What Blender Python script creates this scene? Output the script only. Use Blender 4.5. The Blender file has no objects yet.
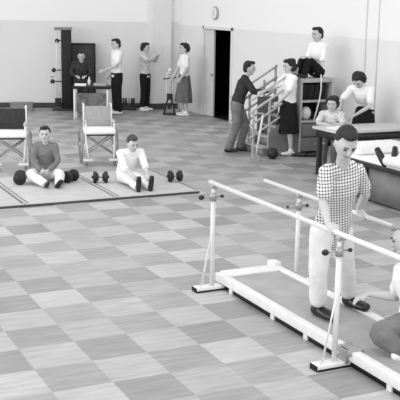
import bpy, bmesh, math, random
from mathutils import Vector, Matrix, Quaternion, noise
random.seed(7)
C = bpy.context.scene.collection
V = Vector
# ------------------------------------------------------------------ camera
F_PX, PITCH, ROLL, YAW, H = 950.0, math.radians(11.936), math.radians(.9186), math.radians(25.633), 2.75
cam = bpy.data.objects.new('camera', bpy.data.cameras.new('camera'))
C.objects.link(cam)
cam.data.sensor_width = 36; cam.data.lens = F_PX / 400 * 36
cam.data.clip_end = 200
M = Matrix.Rotation(-YAW, 4, 'Z') @ Matrix.Rotation(math.pi/2 - PITCH, 4, 'X') @ Matrix.Rotation(ROLL, 4, 'Z')
cam.matrix_world = Matrix.Translation((0, 0, H)) @ M
bpy.context.scene.camera = cam
def ray(px, py):
    return M.to_3x3() @ V(((px-200)/F_PX, -(py-200)/F_PX, -1))
def G(px, py, z=0.0):
    d = ray(px, py); t = (z-H)/d.z
    return V((d.x*t, d.y*t, z))
def PY(px, py, y):
    d = ray(px, py); t = y/d.y
    return V((d.x*t, y, H+d.z*t))

# ------------------------------------------------------------------ materials
def lin(v):
    v /= 255.0
    return v/12.92 if v <= .04045 else ((v+.055)/1.055)**2.4
def mat(name, v, rough=.7, spec=.3, noise_amp=0.0, scale=20, metal=0.0, bump=0.0):
    m = bpy.data.materials.new(name); m.use_nodes = True
    nt = m.node_tree; b = nt.nodes['Principled BSDF']
    g = lin(v)
    b.inputs['Base Color'].default_value = (g, g, g, 1)
    b.inputs['Roughness'].default_value = rough
    b.inputs['Specular IOR Level'].default_value = spec
    b.inputs['Metallic'].default_value = metal
    tc = nt.nodes.new('ShaderNodeTexCoord')
    n = nt.nodes.new('ShaderNodeTexNoise'); n.inputs['Scale'].default_value = scale; n.inputs['Detail'].default_value = 4
    nt.links.new(tc.outputs['Object'], n.inputs['Vector'])
    r = nt.nodes.new('ShaderNodeMapRange')
    lo, hi = g*(1-noise_amp), min(1, g*(1+noise_amp))
    r.inputs['From Min'].default_value = .3; r.inputs['From Max'].default_value = .7
    r.inputs['To Min'].default_value = lo; r.inputs['To Max'].default_value = hi
    nt.links.new(n.outputs['Fac'], r.inputs['Value'])
    nt.links.new(r.outputs['Result'], b.inputs['Base Color'])
    if bump:
        bp = nt.nodes.new('ShaderNodeBump'); bp.inputs['Strength'].default_value = bump; bp.inputs['Distance'].default_value = .02
        nt.links.new(n.outputs['Fac'], bp.inputs['Height']); nt.links.new(bp.outputs['Normal'], b.inputs['Normal'])
    return m
MAT = {
 'skin': mat('skin', 188, .55, .35, .06, 8),
 'skin_dark': mat('skin_shaded', 172, .55, .35, .06, 8),
 'white_cloth': mat('white_cotton', 238, .9, .1, .05, 9, bump=.25),
 'cream_cloth': mat('pale_trouser_cloth', 226, .9, .1, .06, 7, bump=.3),
 'stripe_cloth': mat('pale_print_cotton', 205, .9, .1, .35, 30, bump=.25),
 'grey_cloth': mat('grey_cloth', 118, .9, .1, .15, 10, bump=.3),
 'midgrey_cloth': mat('mid_grey_cloth', 128, .9, .1, .2, 14, bump=.3),
 'skirt_grey': mat('grey_flannel', 104, .9, .1, .12, 12, bump=.3),
 'dark_cloth': mat('dark_cloth', 58, .9, .1, .25, 12, bump=.3),
 'black_cloth': mat('black_cloth', 36, .9, .1, .2, 12, bump=.3),
 'hair': mat('dark_hair', 38, .6, .3, .45, 60, bump=.6),
 'hair_brown': mat('brown_hair', 66, .6, .3, .4, 60, bump=.6),
 'hair_fair': mat('fair_hair', 150, .6, .3, .3, 60, bump=.6),
 'screen': mat('screen_cloth', 66, .8, .2, .2, 6),
 'table_front': mat('table_front_cloth', 110, .8, .2, .4, 9),
 'wall_pipe': mat('painted_pipe', 218, .6, .2, .03),
 'eye': mat('eye_dark', 40, .3, .5),
 'lip': mat('lip', 150, .5, .3),
 'shoe_black': mat('black_leather', 26, .35, .5, .2, 20),
 'shoe_white': mat('white_leather', 240, .5, .4, .05, 20),
 'sole': mat('rubber_sole', 40, .8, .2, .2, 30),
 'steel': mat('pale_enamelled_steel', 222, .35, .5, .04, 30),
 'steel_mid': mat('worn_steel', 165, .35, .5, .1, 30, metal=.4),
 'knob': mat('black_knob', 26, .4, .5),
 'iron': mat('cast_iron', 34, .5, .4, .2, 40),
 'white_wood': mat('white_painted_board', 222, .6, .3, .06, 12),
 'pale_wood': mat('pale_varnished_wood', 178, .5, .3, .12, 12),
 'mid_wood': mat('mid_toned_wood', 128, .5, .3, .18, 12),
 'dark_wood': mat('dark_stained_wood', 38, .45, .4, .25, 14),
 'table_top': mat('grey_linoleum_top', 194, .5, .3, .06, 6),
 'panel_grey': mat('grey_panel', 118, .6, .3, .14, 5),
 'deck': mat('worn_deck_board', 162, .7, .2, .12, 4),
 'mat_vinyl': mat('grey_exercise_mat', 184, .75, .2, .08, 5),
 'mat_edge': mat('dark_mat_piping', 78, .7, .2, .1, 10),
 'canvas_dark': mat('dark_canvas', 62, .85, .1, .15, 20),
 'canvas_light': mat('light_grey_canvas', 165, .85, .1, .08, 20),
 'cushion': mat('white_cushion_cloth', 240, .9, .1, .03, 15, bump=.3),
 'rubber': mat('grey_rubber', 150, .8, .2, .1, 20),
 'rope': mat('white_cord', 235, .9, .1, .05, 60),
 'sheet': mat('white_sheet', 236, .9, .1, .03, 5, bump=.3),
 'plaster': mat('clock_face', 236, .6, .2, .02),
 'clock_rim': mat('clock_rim', 168, .5, .4, .05),
 'black_paint': mat('black_paint', 22, .5, .3, .2, 6),
 'paper': mat('paper', 240, .8, .1, .03),
 'door_paint': mat('grey_door_paint', 205, .5, .3, .05, 5),
 'pillar_paint': mat('pillar_paint', 226, .6, .3, .03, 3),
 'base_dark': mat('dark_skirting', 70, .6, .3, .2, 8),
}
# patterned cloth of the foreground patient's shirt
def plaid():
    m = bpy.data.materials.new('checked_cotton'); m.use_nodes = True
    nt = m.node_tree; b = nt.nodes['Principled BSDF']; b.inputs['Roughness'].default_value = .9
    b.inputs['Specular IOR Level'].default_value = .1
    tc = nt.nodes.new('ShaderNodeTexCoord'); sp = nt.nodes.new('ShaderNodeSeparateXYZ')
    mp = nt.nodes.new('ShaderNodeMapping'); mp.inputs['Rotation'].default_value = (0, math.radians(6), 0)
    nt.links.new(tc.outputs['Object'], mp.inputs['Vector']); nt.links.new(mp.outputs['Vector'], sp.inputs['Vector'])
    def lines(sock, period, width):
        a = nt.nodes.new('ShaderNodeMath'); a.operation = 'DIVIDE'; a.inputs[1].default_value = period; nt.links.new(sock, a.inputs[0])
        f = nt.nodes.new('ShaderNodeMath'); f.operation = 'FRACT'; nt.links.new(a.outputs[0], f.inputs[0])
        l = nt.nodes.new('ShaderNodeMath'); l.operation = 'LESS_THAN'; l.inputs[1].default_value = width; nt.links.new(f.outputs[0], l.inputs[0])
        return l.outputs[0]
    xy = nt.nodes.new('ShaderNodeMath'); xy.operation = 'MULTIPLY_ADD'; xy.inputs[1].default_value = -.6
    nt.links.new(sp.outputs['Y'], xy.inputs[0]); nt.links.new(sp.outputs['X'], xy.inputs[2])
    a = lines(xy.outputs[0], .026, .36); c = lines(sp.outputs['Z'], .026, .36)
    s = nt.nodes.new('ShaderNodeMath'); s.operation = 'ADD'; nt.links.new(a, s.inputs[0]); nt.links.new(c, s.inputs[1])
    cr = nt.nodes.new('ShaderNodeMapRange'); cr.inputs['From Max'].default_value = 2
    cr.inputs['To Min'].default_value = lin(232); cr.inputs['To Max'].default_value = lin(20)
    nt.links.new(s.outputs[0], cr.inputs['Value']); nt.links.new(cr.outputs['Result'], b.inputs['Base Color'])
    return m
MAT['plaid'] = plaid()

# ------------------------------------------------------------------ mesh helpers
def finish(name, bm, m, parent=None, loc=None, smooth=True, rotz=None):
    me = bpy.data.meshes.new(name)
    bmesh.ops.recalc_face_normals(bm, faces=bm.faces)
    bm.to_mesh(me); bm.free()
    me.materials.append(m)
    for p in me.polygons: p.use_smooth = smooth
    o = bpy.data.objects.new(name, me); C.objects.link(o)
    if parent: o.parent = parent
    if loc is not None: o.location = loc
    if rotz is not None: o.rotation_euler.z = rotz
    return o
def tag(o, label, cat=None, group=None, kind=None):
    o['label'] = label
    if cat: o['category'] = cat
    if group: o['group'] = group
    if kind: o['kind'] = kind
    return o
def thing(name, label, cat, loc=(0, 0, 0), rotz=0, group=None):
    o = bpy.data.objects.new(name, None); C.objects.link(o)
    o.location = loc; o.rotation_euler.z = rotz
    return tag(o, label, cat, group)
def box(bm, x0, x1, y0, y1, z0, z1, bev=0.0, mtx=None):
    r = bmesh.ops.create_cube(bm, size=1)
    vs = r['verts']
    for v in vs:
        v.co = V(((x0+x1)/2 + v.co.x*(x1-x0), (y0+y1)/2 + v.co.y*(y1-y0), (z0+z1)/2 + v.co.z*(z1-z0)))
    if bev:
        es = list({e for v in vs for e in v.link_edges})
        r2 = bmesh.ops.bevel(bm, geom=es, offset=bev, segments=2, affect='EDGES', profile=.6)
        vs = list({v for f in r2['faces'] for v in f.verts} | {v for v in vs if v.is_valid})
    if mtx is not None:
        for v in vs: v.co = mtx @ v.co
    return vs
def frame_for(d, side):
    d = d.normalized()
    if side is None:
        side = V((1, 0, 0)) if abs(d.x) < .9 else V((0, 1, 0))
    s = (side - d*side.dot(d))
    if s.length < 1e-4:
        s = V((0, 1, 0)) - d*d.y
    s.normalize()
    return s, d.cross(s)
def loft(bm, pts, rx, ry=None, side=None, seg=14, cap=True, power=2.0):
    """closed tube through pts; rx along 'side', ry across it"""
    pts = [V(p) for p in pts]; ry = ry or rx
    n = len(pts); rings = []
    P, RX, RY, D = [], [], [], []
    for i in range(n):
        d = (pts[min(i+1, n-1)] - pts[max(i-1, 0)])
        P.append(pts[i]); RX.append(rx[i]); RY.append(ry[i]); D.append(d.normalized())
    if cap:
        a, b = [], []
        for k, (off, sc) in enumerate(((1.0, .05), (.92, .4), (.7, .72), (.4, .92))):
            a.append((P[0]-D[0]*off*min(RX[0], RY[0]), RX[0]*sc, RY[0]*sc, D[0]))
        for k, (off, sc) in enumerate(((.4, .92), (.7, .72), (.92, .4), (1.0, .05))):
            b.append((P[-1]+D[-1]*off*min(RX[-1], RY[-1]), RX[-1]*sc, RY[-1]*sc, D[-1]))
        L = a + list(zip(P, RX, RY, D)) + b
    else:
        L = list(zip(P, RX, RY, D))
    prev = side
    for p, a, b, d in L:
        s, t = frame_for(d, prev if prev is not None else None)
        if side is None: prev = s
        ring = []
        for k in range(seg):
            th = 2*math.pi*k/seg
            c, q = math.cos(th), math.sin(th)
            ring.append(bm.verts.new(p + s*(a*c) + t*(b*q)))
        rings.append(ring)
    for i in range(len(rings)-1):
        for k in range(seg):
            bm.faces.new((rings[i][k], rings[i][(k+1) % seg], rings[i+1][(k+1) % seg], rings[i+1][k]))
    bm.faces.new(rings[0]); bm.faces.new(rings[-1])
def soft(pts, r):
    """round off the bends of a limb"""
    P = [V(p) for p in pts]; r = list(r)
    for _ in range(2):
        Q, q = [P[0]], [r[0]]
        for a in range(len(P)-1):
            Q += [P[a].lerp(P[a+1], .25), P[a].lerp(P[a+1], .75)]; q += [r[a]*.75+r[a+1]*.25, r[a]*.25+r[a+1]*.75]
        Q.append(P[-1]); q.append(r[-1]); P, r = Q, q
    return P, r
def tube(bm, pts, r, seg=10):
    loft(bm, pts, [r]*len(pts), seg=seg, cap=False)
def ellipsoid(bm, c, r, R=None, u=16, v=12, fn=None):
    res = bmesh.ops.create_uvsphere(bm, u_segments=u, v_segments=v, radius=1)
    for w in res['verts']:
        p = w.co.copy()
        if fn: p = fn(p)
        p = V((p.x*r[0], p.y*r[1], p.z*r[2]))
        if R: p = R @ p
        w.co = V(c) + p
def disc(bm, c, r, th, axis='X', seg=24):
    d = {'X': V((1, 0, 0)), 'Y': V((0, 1, 0)), 'Z': V((0, 0, 1))}[axis] if isinstance(axis, str) else axis
    c = V(c)
    loft(bm, [c-d*th/2, c-d*th*.3, c+d*th*.3, c+d*th/2], [r*.92, r, r, r*.92], seg=seg, cap=False)
def torus(bm, c, R, r, axis, seg=28, rs=6):
    axis = V(axis).normalized(); s, t = frame_for(axis, None); c = V(c)
    rings = []
    for i in range(seg):
        a = 2*math.pi*i/seg; o = s*math.cos(a)+t*math.sin(a)
        rings.append([bm.verts.new(c + o*(R+r*math.cos(2*math.pi*k/rs)) + axis*(r*math.sin(2*math.pi*k/rs))) for k in range(rs)])
    for i in range(seg):
        for k in range(rs):
            bm.faces.new((rings[i][k], rings[i][(k+1) % rs], rings[(i+1) % seg][(k+1) % rs], rings[(i+1) % seg][k]))
FOLD = bpy.data.textures.new('folds', 'CLOUDS'); FOLD.noise_scale = .11; FOLD.noise_depth = 2
def organic(name, bm, m, parent, voxel=.011, smooth=3, fold=0.0):
    """union of the pieces in bm as one continuous skin"""
    o = finish(name, bm, m)
    r = o.modifiers.new('r', 'REMESH'); r.mode = 'VOXEL'; r.voxel_size = voxel; r.use_smooth_shade = True
    if smooth:
        s = o.modifiers.new('s', 'SMOOTH'); s.iterations = smooth; s.factor = .5
    if fold:
        d = o.modifiers.new('d', 'DISPLACE'); d.texture = FOLD; d.strength = fold; d.mid_level = .5; d.texture_coords = 'LOCAL'
    dg = bpy.context.evaluated_depsgraph_get()
    me = bpy.data.meshes.new_from_object(o.evaluated_get(dg))
    o.modifiers.clear(); old = o.data; o.data = me; bpy.data.meshes.remove(old)
    me.name = name
    for p in me.polygons: p.use_smooth = True
    o.parent = parent
    return o

# ------------------------------------------------------------------ people
BASE = dict(pel=(0, 0, .93), waist=(0, 0, 1.08), chest=(0, 0, 1.27), neck=(0, .01, 1.45), head=(0, -.02, 1.60),
            shR=(-.175, 0, 1.40), shL=(.175, 0, 1.40), elR=(-.23, .02, 1.12), elL=(.23, .02, 1.12),
            wrR=(-.24, -.04, .88), wrL=(.24, -.04, .88), hipR=(-.09, 0, .90), hipL=(.09, 0, .90),
            knR=(-.10, -.015, .50), knL=(.10, -.015, .50), anR=(-.10, .02, .09), anL=(.10, .02, .09))
def hand(bm, wr, d, n, thumb_side, curl=.5, k=1.0):
    """palm + four unequal fingers + thumb; d = hand direction, n = palm normal (fingers curl towards it)"""
    d = d.normalized(); n = (n - d*n.dot(d)).normalized(); s = d.cross(n)*thumb_side
    loft(bm, [wr, wr+d*.035*k, wr+d*.085*k], [.026*k, .038*k, .040*k], [.020*k, .016*k, .013*k], side=s, seg=10)
    for i, (L, off) in enumerate(((.072, .030), (.080, .010), (.074, -.011), (.058, -.030))):
        p = wr + d*.082*k + s*off*k; q = d.copy(); pts = [p]
        for j, fr in enumerate((.45, .32, .23)):
            q = Quaternion(d.cross(n), curl*(.9 if j else .6)) @ q
            p = p + q*L*fr*k; pts.append(p)
        loft(bm, pts, [.0095*k, .009*k, .008*k, .007*k], seg=8)
    p = wr + d*.025*k + s*.026*k
    t = (d*.75 + s*.65 + n*.3*curl).normalized()
    loft(bm, [p, p+t*.035*k, p+(t+d*.3).normalized()*.065*k], [.013*k, .011*k, .009*k], seg=8)
def person(label, loc, rotz, J=None, top='white_cloth', bottom='dark_cloth', hairm='hair', haircut='short', skin='skin', shoek=1.0, collar=.45, headk=1.06,
           sleeve='short', skirt=None, shoe='shoe_black', look=(0, -1, 0), headup=None, voxel=.011, scale=1.0, curl=.5,
           palmR=None, palmL=None, handR=None, handL=None, build=1.0, toeR=(0, -1, 0), toeL=(0, -1, 0), legs='trousers', glasses=False, hem=1.0, untuck=0.0):
    j = dict(BASE); j.update(J or {})
    j = {k: V(v) for k, v in j.items()}
    root = thing('person', label, 'person', loc, rotz); root.scale = (scale,)*3
    w = build
    sideS = (j['shL']-j['shR']).normalized(); sideP = (j['hipL']-j['hipR']).normalized()
    mid = (j['shL']+j['shR'])/2
    def torso(bm, g, hips=True):
        sd = (sideS+sideP).normalized()
        shw = (j['shL']-j['shR']).length/2
        pts = [j['pel']-(j['waist']-j['pel']).normalized()*.02, j['pel']+(j['waist']-j['pel'])*.4, j['waist'], j['chest'], j['chest'].lerp(mid, .65), mid+(mid-j['chest']).normalized()*.015]
        loft(bm, pts, [(.155+g)*w, (.155+g)*w, (.135+g)*w, (.16+g)*w, (.155+g)*w, shw*.72+g], [(.11+g)*w, (.11+g)*w, (.098+g)*w, (.115+g)*w, (.10+g)*w, .062+g], side=sd, seg=20)
        loft(bm, [j['shR'], mid, j['shL']], [.052+g, .06+g, .052+g], seg=12)
    # --- body
    bm = bmesh.new()
    torso(bm, 0)
    loft(bm, [mid, j['neck'], j['head']-(j['head']-j['neck'])*.25], [.07*w, .056*w, .052*w], seg=12)
    for S, sg in (('R', -1), ('L', 1)):
        sh, el, wr = j['sh'+S], j['el'+S], j['wr'+S]
        loft(bm, [sh, sh.lerp(el, .35), sh.lerp(el, .8), el, el.lerp(wr, .3), el.lerp(wr, .75), wr],
             [.050*w, .047*w, .040*w, .038*w, .039*w, .030*w, .025*w], seg=12)
        hip, kn, an = j['hip'+S], j['kn'+S], j['an'+S]
        loft(bm, [hip, hip.lerp(kn, .4), hip.lerp(kn, .85), kn, kn.lerp(an, .3), kn.lerp(an, .75), an],
             [.088*w, .078*w, .058*w, .055*w, .056*w, .038*w, .034*w], seg=14)
        d = {'R': handR, 'L': handL}[S]; d = V(d) if d else (wr-el)
        n = {'R': palmR, 'L': palmL}[S]; n = V(n) if n else V((-sg, 0, 0))
        hand(bm, wr, d, n, -1 if S == 'L' else 1, curl)
        toe = V({'R': toeR, 'L': toeL}[S]).normalized()
        kn_ = j['kn'+S]; lg = (kn_-an).normalized(); dn_ = -(lg - toe*lg.dot(toe)).normalized()
        loft(bm, [an, an+toe*.05+dn_*.035, an+toe*.12+dn_*.05], [.032, .028, .024], [.032, .022, .014], seg=10)
    # head
    f = V(look).normalized(); up = V(headup) if headup else (j['head']-j['neck']).normalized()
    up = (up - f*up.dot(f)).normalized(); x = up.cross(f)*-1
    R = Matrix((x, -f, up)).transposed() * headk      # local +X = side, -Y = face, Z = up
    hc = j['head']
    def headshape(p):
        q = p.copy()
        if q.z < 0:
            q.x *= 1-.30*q.z*q.z
            if q.y > 0: q.y *= 1-.25*q.z*q.z
        else: q.y *= 1+.06*q.z
        if q.y < 0: q.y *= .93
        return q
    ellipsoid(bm, hc, (.076, .097, .118), R, 20, 16, headshape)
    ellipsoid(bm, hc+R@V((0, -.028, -.075)), (.046, .052, .040), R)             # jaw and chin
    loft(bm, [hc+R@V((0, -.088, .018)), hc+R@V((0, -.102, -.012)), hc+R@V((0, -.100, -.024))], [.009, .013, .015], seg=8)   # nose
    for sg in (-1, 1):
        ellipsoid(bm, hc+R@V((sg*.076, .008, -.008)), (.010, .018, .030), R, 10, 8)   # ears
        ellipsoid(bm, hc+R@V((sg*.031, -.078, .026)), (.026, .014, .009), R, 10, 8)   # brow ridge
    body = organic('body', bm, MAT[skin], root, voxel=voxel*.75, smooth=2)
    # face details
    for sg in (-1, 1):
        bm = bmesh.new(); ellipsoid(bm, hc+R@V((sg*.030, -.0835, .006)), (.013, .008, .0065), R, 10, 8)
        finish('eye', bm, MAT['eye'], root)
        bm = bmesh.new(); loft(bm, [hc+R@V((sg*.014, -.094, .026)), hc+R@V((sg*.032, -.092, .032)), hc+R@V((sg*.048, -.080, .028))], [.004, .0045, .003], seg=6)
        finish('eyebrow', bm, MAT['hair'], root)
    bm = bmesh.new(); loft(bm, [hc+R@V((-.022, -.080, -.058)), hc+R@V((0, -.089, -.057)), hc+R@V((.022, -.080, -.058))], [.004, .006, .004], seg=6)
    finish('mouth', bm, MAT['lip'], root)
    # --- hair
    bm = bmesh.new()
    if haircut == 'short':
        ellipsoid(bm, hc+R@V((0, .026, .036)), (.082, .088, .094), R, 20, 14)
        ellipsoid(bm, hc+R@V((.008, -.036, .100)), (.060, .056, .030), R, 16, 10)
        ellipsoid(bm, hc+R@V((0, .045, -.015)), (.072, .066, .075), R, 16, 10)
        hv = .008
    else:
        ellipsoid(bm, hc+R@V((0, .030, .036)), (.092, .095, .100), R, 20, 14)
        ellipsoid(bm, hc+R@V((0, -.032, .098)), (.070, .060, .034), R, 16, 10)
        rnd = random.Random(len(label))
        low = -.055 if haircut == 'curly' else -.03
        for k in range(34):
            a = rnd.uniform(-.1, math.pi+.1); zz = rnd.uniform(low, .10)
            rr = .092*math.sqrt(max(.15, 1-(zz/.15)**2))
            ellipsoid(bm, hc+R@V((rr*math.cos(a), .018+rr*math.sin(a), zz)), (.037, .037, .037), None, 8, 6)
        hv = .010
    organic('hair', bm, MAT[hairm], root, voxel=hv, smooth=1)
    # --- top
    bm = bmesh.new()
    torso(bm, .014)
    if untuck:
        dn = (j['pel']-j['waist']).normalized()
        loft(bm, [j['waist'], j['pel'], j['pel']+dn*untuck], [.15*w, .178*w, .185*w], [.112*w, .132*w, .138*w], side=sideP, seg=20)
    loft(bm, [mid, mid.lerp(j['neck'], collar)], [.075*w, .064*w], seg=14)                  # collar
    for S in 'RL':
        sh, el, wr = j['sh'+S], j['el'+S], j['wr'+S]
        if sleeve == 'long':
            loft(bm, *soft([sh, sh.lerp(el, .5), el, el.lerp(wr, .5), el.lerp(wr, .95)], [.064*w, .060*w, .054*w, .046*w, .038*w]), seg=12)
        elif sleeve == 'rolled':
            loft(bm, [sh, sh.lerp(el, .5), el, el.lerp(wr, .2)], [.066*w, .062*w, .056*w, .055*w], seg=12)
        else:
            loft(bm, [sh, sh.lerp(el, .35), sh.lerp(el, .68)], [.066*w, .064*w, .066*w], seg=12)
    organic('shirt' if not skirt else 'blouse', bm, MAT[top], root, voxel=voxel, smooth=2, fold=.016)
    # --- bottom
    bm = bmesh.new()
    if skirt:
        L, flare = skirt
        pts = []; rx = []; ry = []
        kn = (j['knR']+j['knL'])/2; an = (j['anR']+j['anL'])/2
        end = V((kn.x, kn.y, j['pel'].z-L))
        if kn.z > .4:
            path = [j['waist']-V((0, 0, .02)), j['pel'], j['pel'].lerp(end, .5), end]
        else:
            path = [j['waist'], j['pel'], j['pel'].lerp(kn, .5), kn]
        for i, p in enumerate(path):
            pts.append(p)
        loft(bm, pts, [.138*w, .178*w, .178+flare*.5, .178+flare], [.105*w, .145*w, .145+flare*.55, .148+flare], side=sideP, seg=40, cap=False)
        bm.verts.ensure_lookup_table()
        for v in bm.verts:       # pleats
            t = max(0, min(1, (j['pel'].z+.1 - v.co.z)/max(.2, L)))
            a = math.atan2(v.co.y-j['pel'].y, v.co.x-j['pel'].x)
            k = 1 + .07*t*math.sin(a*9+1)
            v.co.x = j['pel'].x+(v.co.x-j['pel'].x)*k; v.co.y = j['pel'].y+(v.co.y-j['pel'].y)*k
        organic('skirt', bm, MAT[bottom], root, voxel=.013, smooth=1, fold=.012)
    else:
        wd = (j['waist']-j['pel'])
        loft(bm, [j['pel']-wd.normalized()*.04, j['pel'], j['pel']+wd*.75], [.160*w, .172*w, .152*w], [.118*w, .128*w, .113*w], side=sideP, seg=20)
        for S in 'RL':
            hip, kn, an = j['hip'+S], j['kn'+S], j['an'+S]
            loft(bm, *soft([hip, hip.lerp(kn, .45), kn, kn.lerp(an, .5), kn.lerp(an, .94*hem)], [.104*w, .094*w, .080*w, .076*w, .072*w]), seg=16)
        organic('trousers', bm, MAT[bottom], root, voxel=voxel, smooth=3, fold=.016)
    # --- shoes
    for S in 'RL':
        an = j['an'+S]; toe = V({'R': toeR, 'L': toeL}[S]).normalized()
        kn = j['kn'+S]; leg = (kn-an).normalized(); dn = -(leg - toe*leg.dot(toe)).normalized()
        sd = toe.cross(dn)
        bm = bmesh.new()
        c = an + dn*.045
        loft(bm, [c-toe*.045, c+toe*.02, c+toe*.10*shoek, c+toe*.165*shoek], [.037*shoek, .040*shoek, .047*shoek, .040*shoek], [.042*shoek, .046*shoek, .034*shoek, .028*shoek], side=sd, seg=14)
        loft(bm, [an+leg*.02, an+dn*.03], [.042, .042], seg=12)
        organic('shoe', bm, MAT[shoe], root, voxel=.008, smooth=2)
    return root

FACE = -YAW      # rotation that turns a figure towards the camera side of the hall
def face(phi): return -YAW + math.radians(phi)

# ------------------------------------------------------------------ the setting
TILE = .45705; TX, TY = 2.7221, 7.0588
def floor_mat():
    m = bpy.data.materials.new('checkered_floor_tiles'); m.use_nodes = True
    nt = m.node_tree; b = nt.nodes['Principled BSDF']; L = nt.links.new
    geo = nt.nodes.new('ShaderNodeNewGeometry')
    mp = nt.nodes.new('ShaderNodeMapping'); mp.vector_type = 'POINT'
    mp.inputs['Location'].default_value = (-TX/TILE, -TY/TILE, .5)
    mp.inputs['Scale'].default_value = (1/TILE, 1/TILE, 0)
    L(geo.outputs['Position'], mp.inputs['Vector'])
    ck = nt.nodes.new('ShaderNodeTexChecker'); ck.inputs['Scale'].default_value = 1
    L(mp.outputs['Vector'], ck.inputs['Vector'])
    fl = nt.nodes.new('ShaderNodeVectorMath'); fl.operation = 'FLOOR'; L(mp.outputs['Vector'], fl.inputs[0])
    wn = nt.nodes.new('ShaderNodeTexWhiteNoise'); L(fl.outputs[0], wn.inputs['Vector'])
    st = nt.nodes.new('ShaderNodeMapping'); st.inputs['Scale'].default_value = (3, 22, 1); L(geo.outputs['Position'], st.inputs['Vector'])
    n1 = nt.nodes.new('ShaderNodeTexNoise'); n1.inputs['Scale'].default_value = 1; n1.inputs['Detail'].default_value = 6; L(st.outputs['Vector'], n1.inputs['Vector'])
    n2 = nt.nodes.new('ShaderNodeTexNoise'); n2.inputs['Scale'].default_value = .8; n2.inputs['Detail'].default_value = 3; L(geo.outputs['Position'], n2.inputs['Vector'])
    mx = nt.nodes.new('ShaderNodeMix'); mx.data_type = 'FLOAT'
    L(ck.outputs['Fac'], mx.inputs['Factor'])
    mx.inputs['A'].default_value = FL_DARK; mx.inputs['B'].default_value = FL_LIGHT
    def madd(a, mul, add):
        q = nt.nodes.new('ShaderNodeMath'); q.operation = 'MULTIPLY_ADD'; q.inputs[1].default_value = mul; q.inputs[2].default_value = add
        L(a, q.inputs[0]); return q.outputs[0]
    def mult(a, c):
        q = nt.nodes.new('ShaderNodeMath'); q.operation = 'MULTIPLY'; L(a, q.inputs[0]); L(c, q.inputs[1]); return q.outputs[0]
    v = mult(mx.outputs['Result'], madd(wn.outputs['Value'], .26, .87))
    v = mult(v, madd(n1.outputs['Fac'], .7, .65)); v = mult(v, madd(n2.outputs['Fac'], .5, .75))
    # thin joints between the tiles
    L(v, b.inputs['Base Color'])
    b.inputs['Roughness'].default_value = .42; b.inputs['Specular IOR Level'].default_value = .25
    return m
FL_DARK, FL_LIGHT = .30, .40
def structure(name, bm, m, smooth=False):
    o = finish(name, bm, m, smooth=smooth); o['kind'] = 'structure'; return o
bm = bmesh.new(); box(bm, -14, 16, -8, 32, -.2, 0)
structure('floor', bm, floor_mat())

WX = 10.0                                   # right wall
WAINS = 2.11
def wall_mat(name, lo, hi, edge=WAINS):
    m = mat(name, lo, .6, .25, .02, 1.5)
    nt = m.node_tree; b = nt.nodes['Principled BSDF']
    src = b.inputs['Base Color'].links[0].from_socket
    geo = nt.nodes.new('ShaderNodeNewGeometry'); sp = nt.nodes.new('ShaderNodeSeparateXYZ')
    nt.links.new(geo.outputs['Position'], sp.inputs['Vector'])
    g = nt.nodes.new('ShaderNodeMapRange'); g.inputs['From Min'].default_value = edge-.015; g.inputs['From Max'].default_value = edge+.015
    nt.links.new(sp.outputs['Z'], g.inputs['Value'])
    mx = nt.nodes.new('ShaderNodeMix'); mx.data_type = 'FLOAT'
    nt.links.new(g.outputs['Result'], mx.inputs['Factor']); nt.links.new(src, mx.inputs['A']); mx.inputs['B'].default_value = lin(hi)
    nt.links.new(mx.outputs['Result'], b.inputs['Base Color'])
    return m
A = G(-40, 107.3); B = G(182, 108.3)
dirL = (B-A).normalized()
s = (WX-A.x)/dirL.x; corner = A + dirL*s
nrm = V((-dirL.y, dirL.x, 0))
A2 = A - dirL*3
bm = bmesh.new()
vs = [A2, corner, corner+nrm*.25, A2+nrm*.25]
lowv = [bm.verts.new(v) for v in vs]; upv = [bm.verts.new(v+V((0, 0, 4.6))) for v in vs]
for k in range(4): bm.faces.new((lowv[k], lowv[(k+1) % 4], upv[(k+1) % 4], upv[k]))
bm.faces.new(lowv); bm.faces.new(upv)
structure('wall_back', bm, wall_mat('back_wall_paint', 220, 238, 2.17))
# baseboard of the back wall
bm = bmesh.new()
vs = [A2, corner-dirL*.02, corner-dirL*.02-nrm*.02, A2-nrm*.02]
lowv = [bm.verts.new(v) for v in vs]; upv = [bm.verts.new(v+V((0, 0, .13))) for v in vs]
for k in range(4): bm.faces.new((lowv[k], lowv[(k+1) % 4], upv[(k+1) % 4], upv[k]))
bm.faces.new(lowv); bm.faces.new(upv)
structure('baseboard_back', bm, MAT['base_dark'])
# right wall with the doorway cut out
DY0, DY1, DZ = 19.32, 20.72, 2.06
bm = bmesh.new()
box(bm, WX, WX+.25, DY1, 24.5, 0, 4.6); box(bm, WX, WX+.25, 3, DY0, 0, 4.6); box(bm, WX, WX+.25, DY0, DY1, DZ, 4.6)
bmesh.ops.remove_doubles(bm, verts=bm.verts, dist=.0005)
structure('wall_right', bm, wall_mat('right_wall_paint', 226, 238))
bm = bmesh.new(); box(bm, WX-.015, WX, 3, DY0-.06, 0, .10)
structure('baseboard_right', bm, MAT['pillar_paint'])
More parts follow.
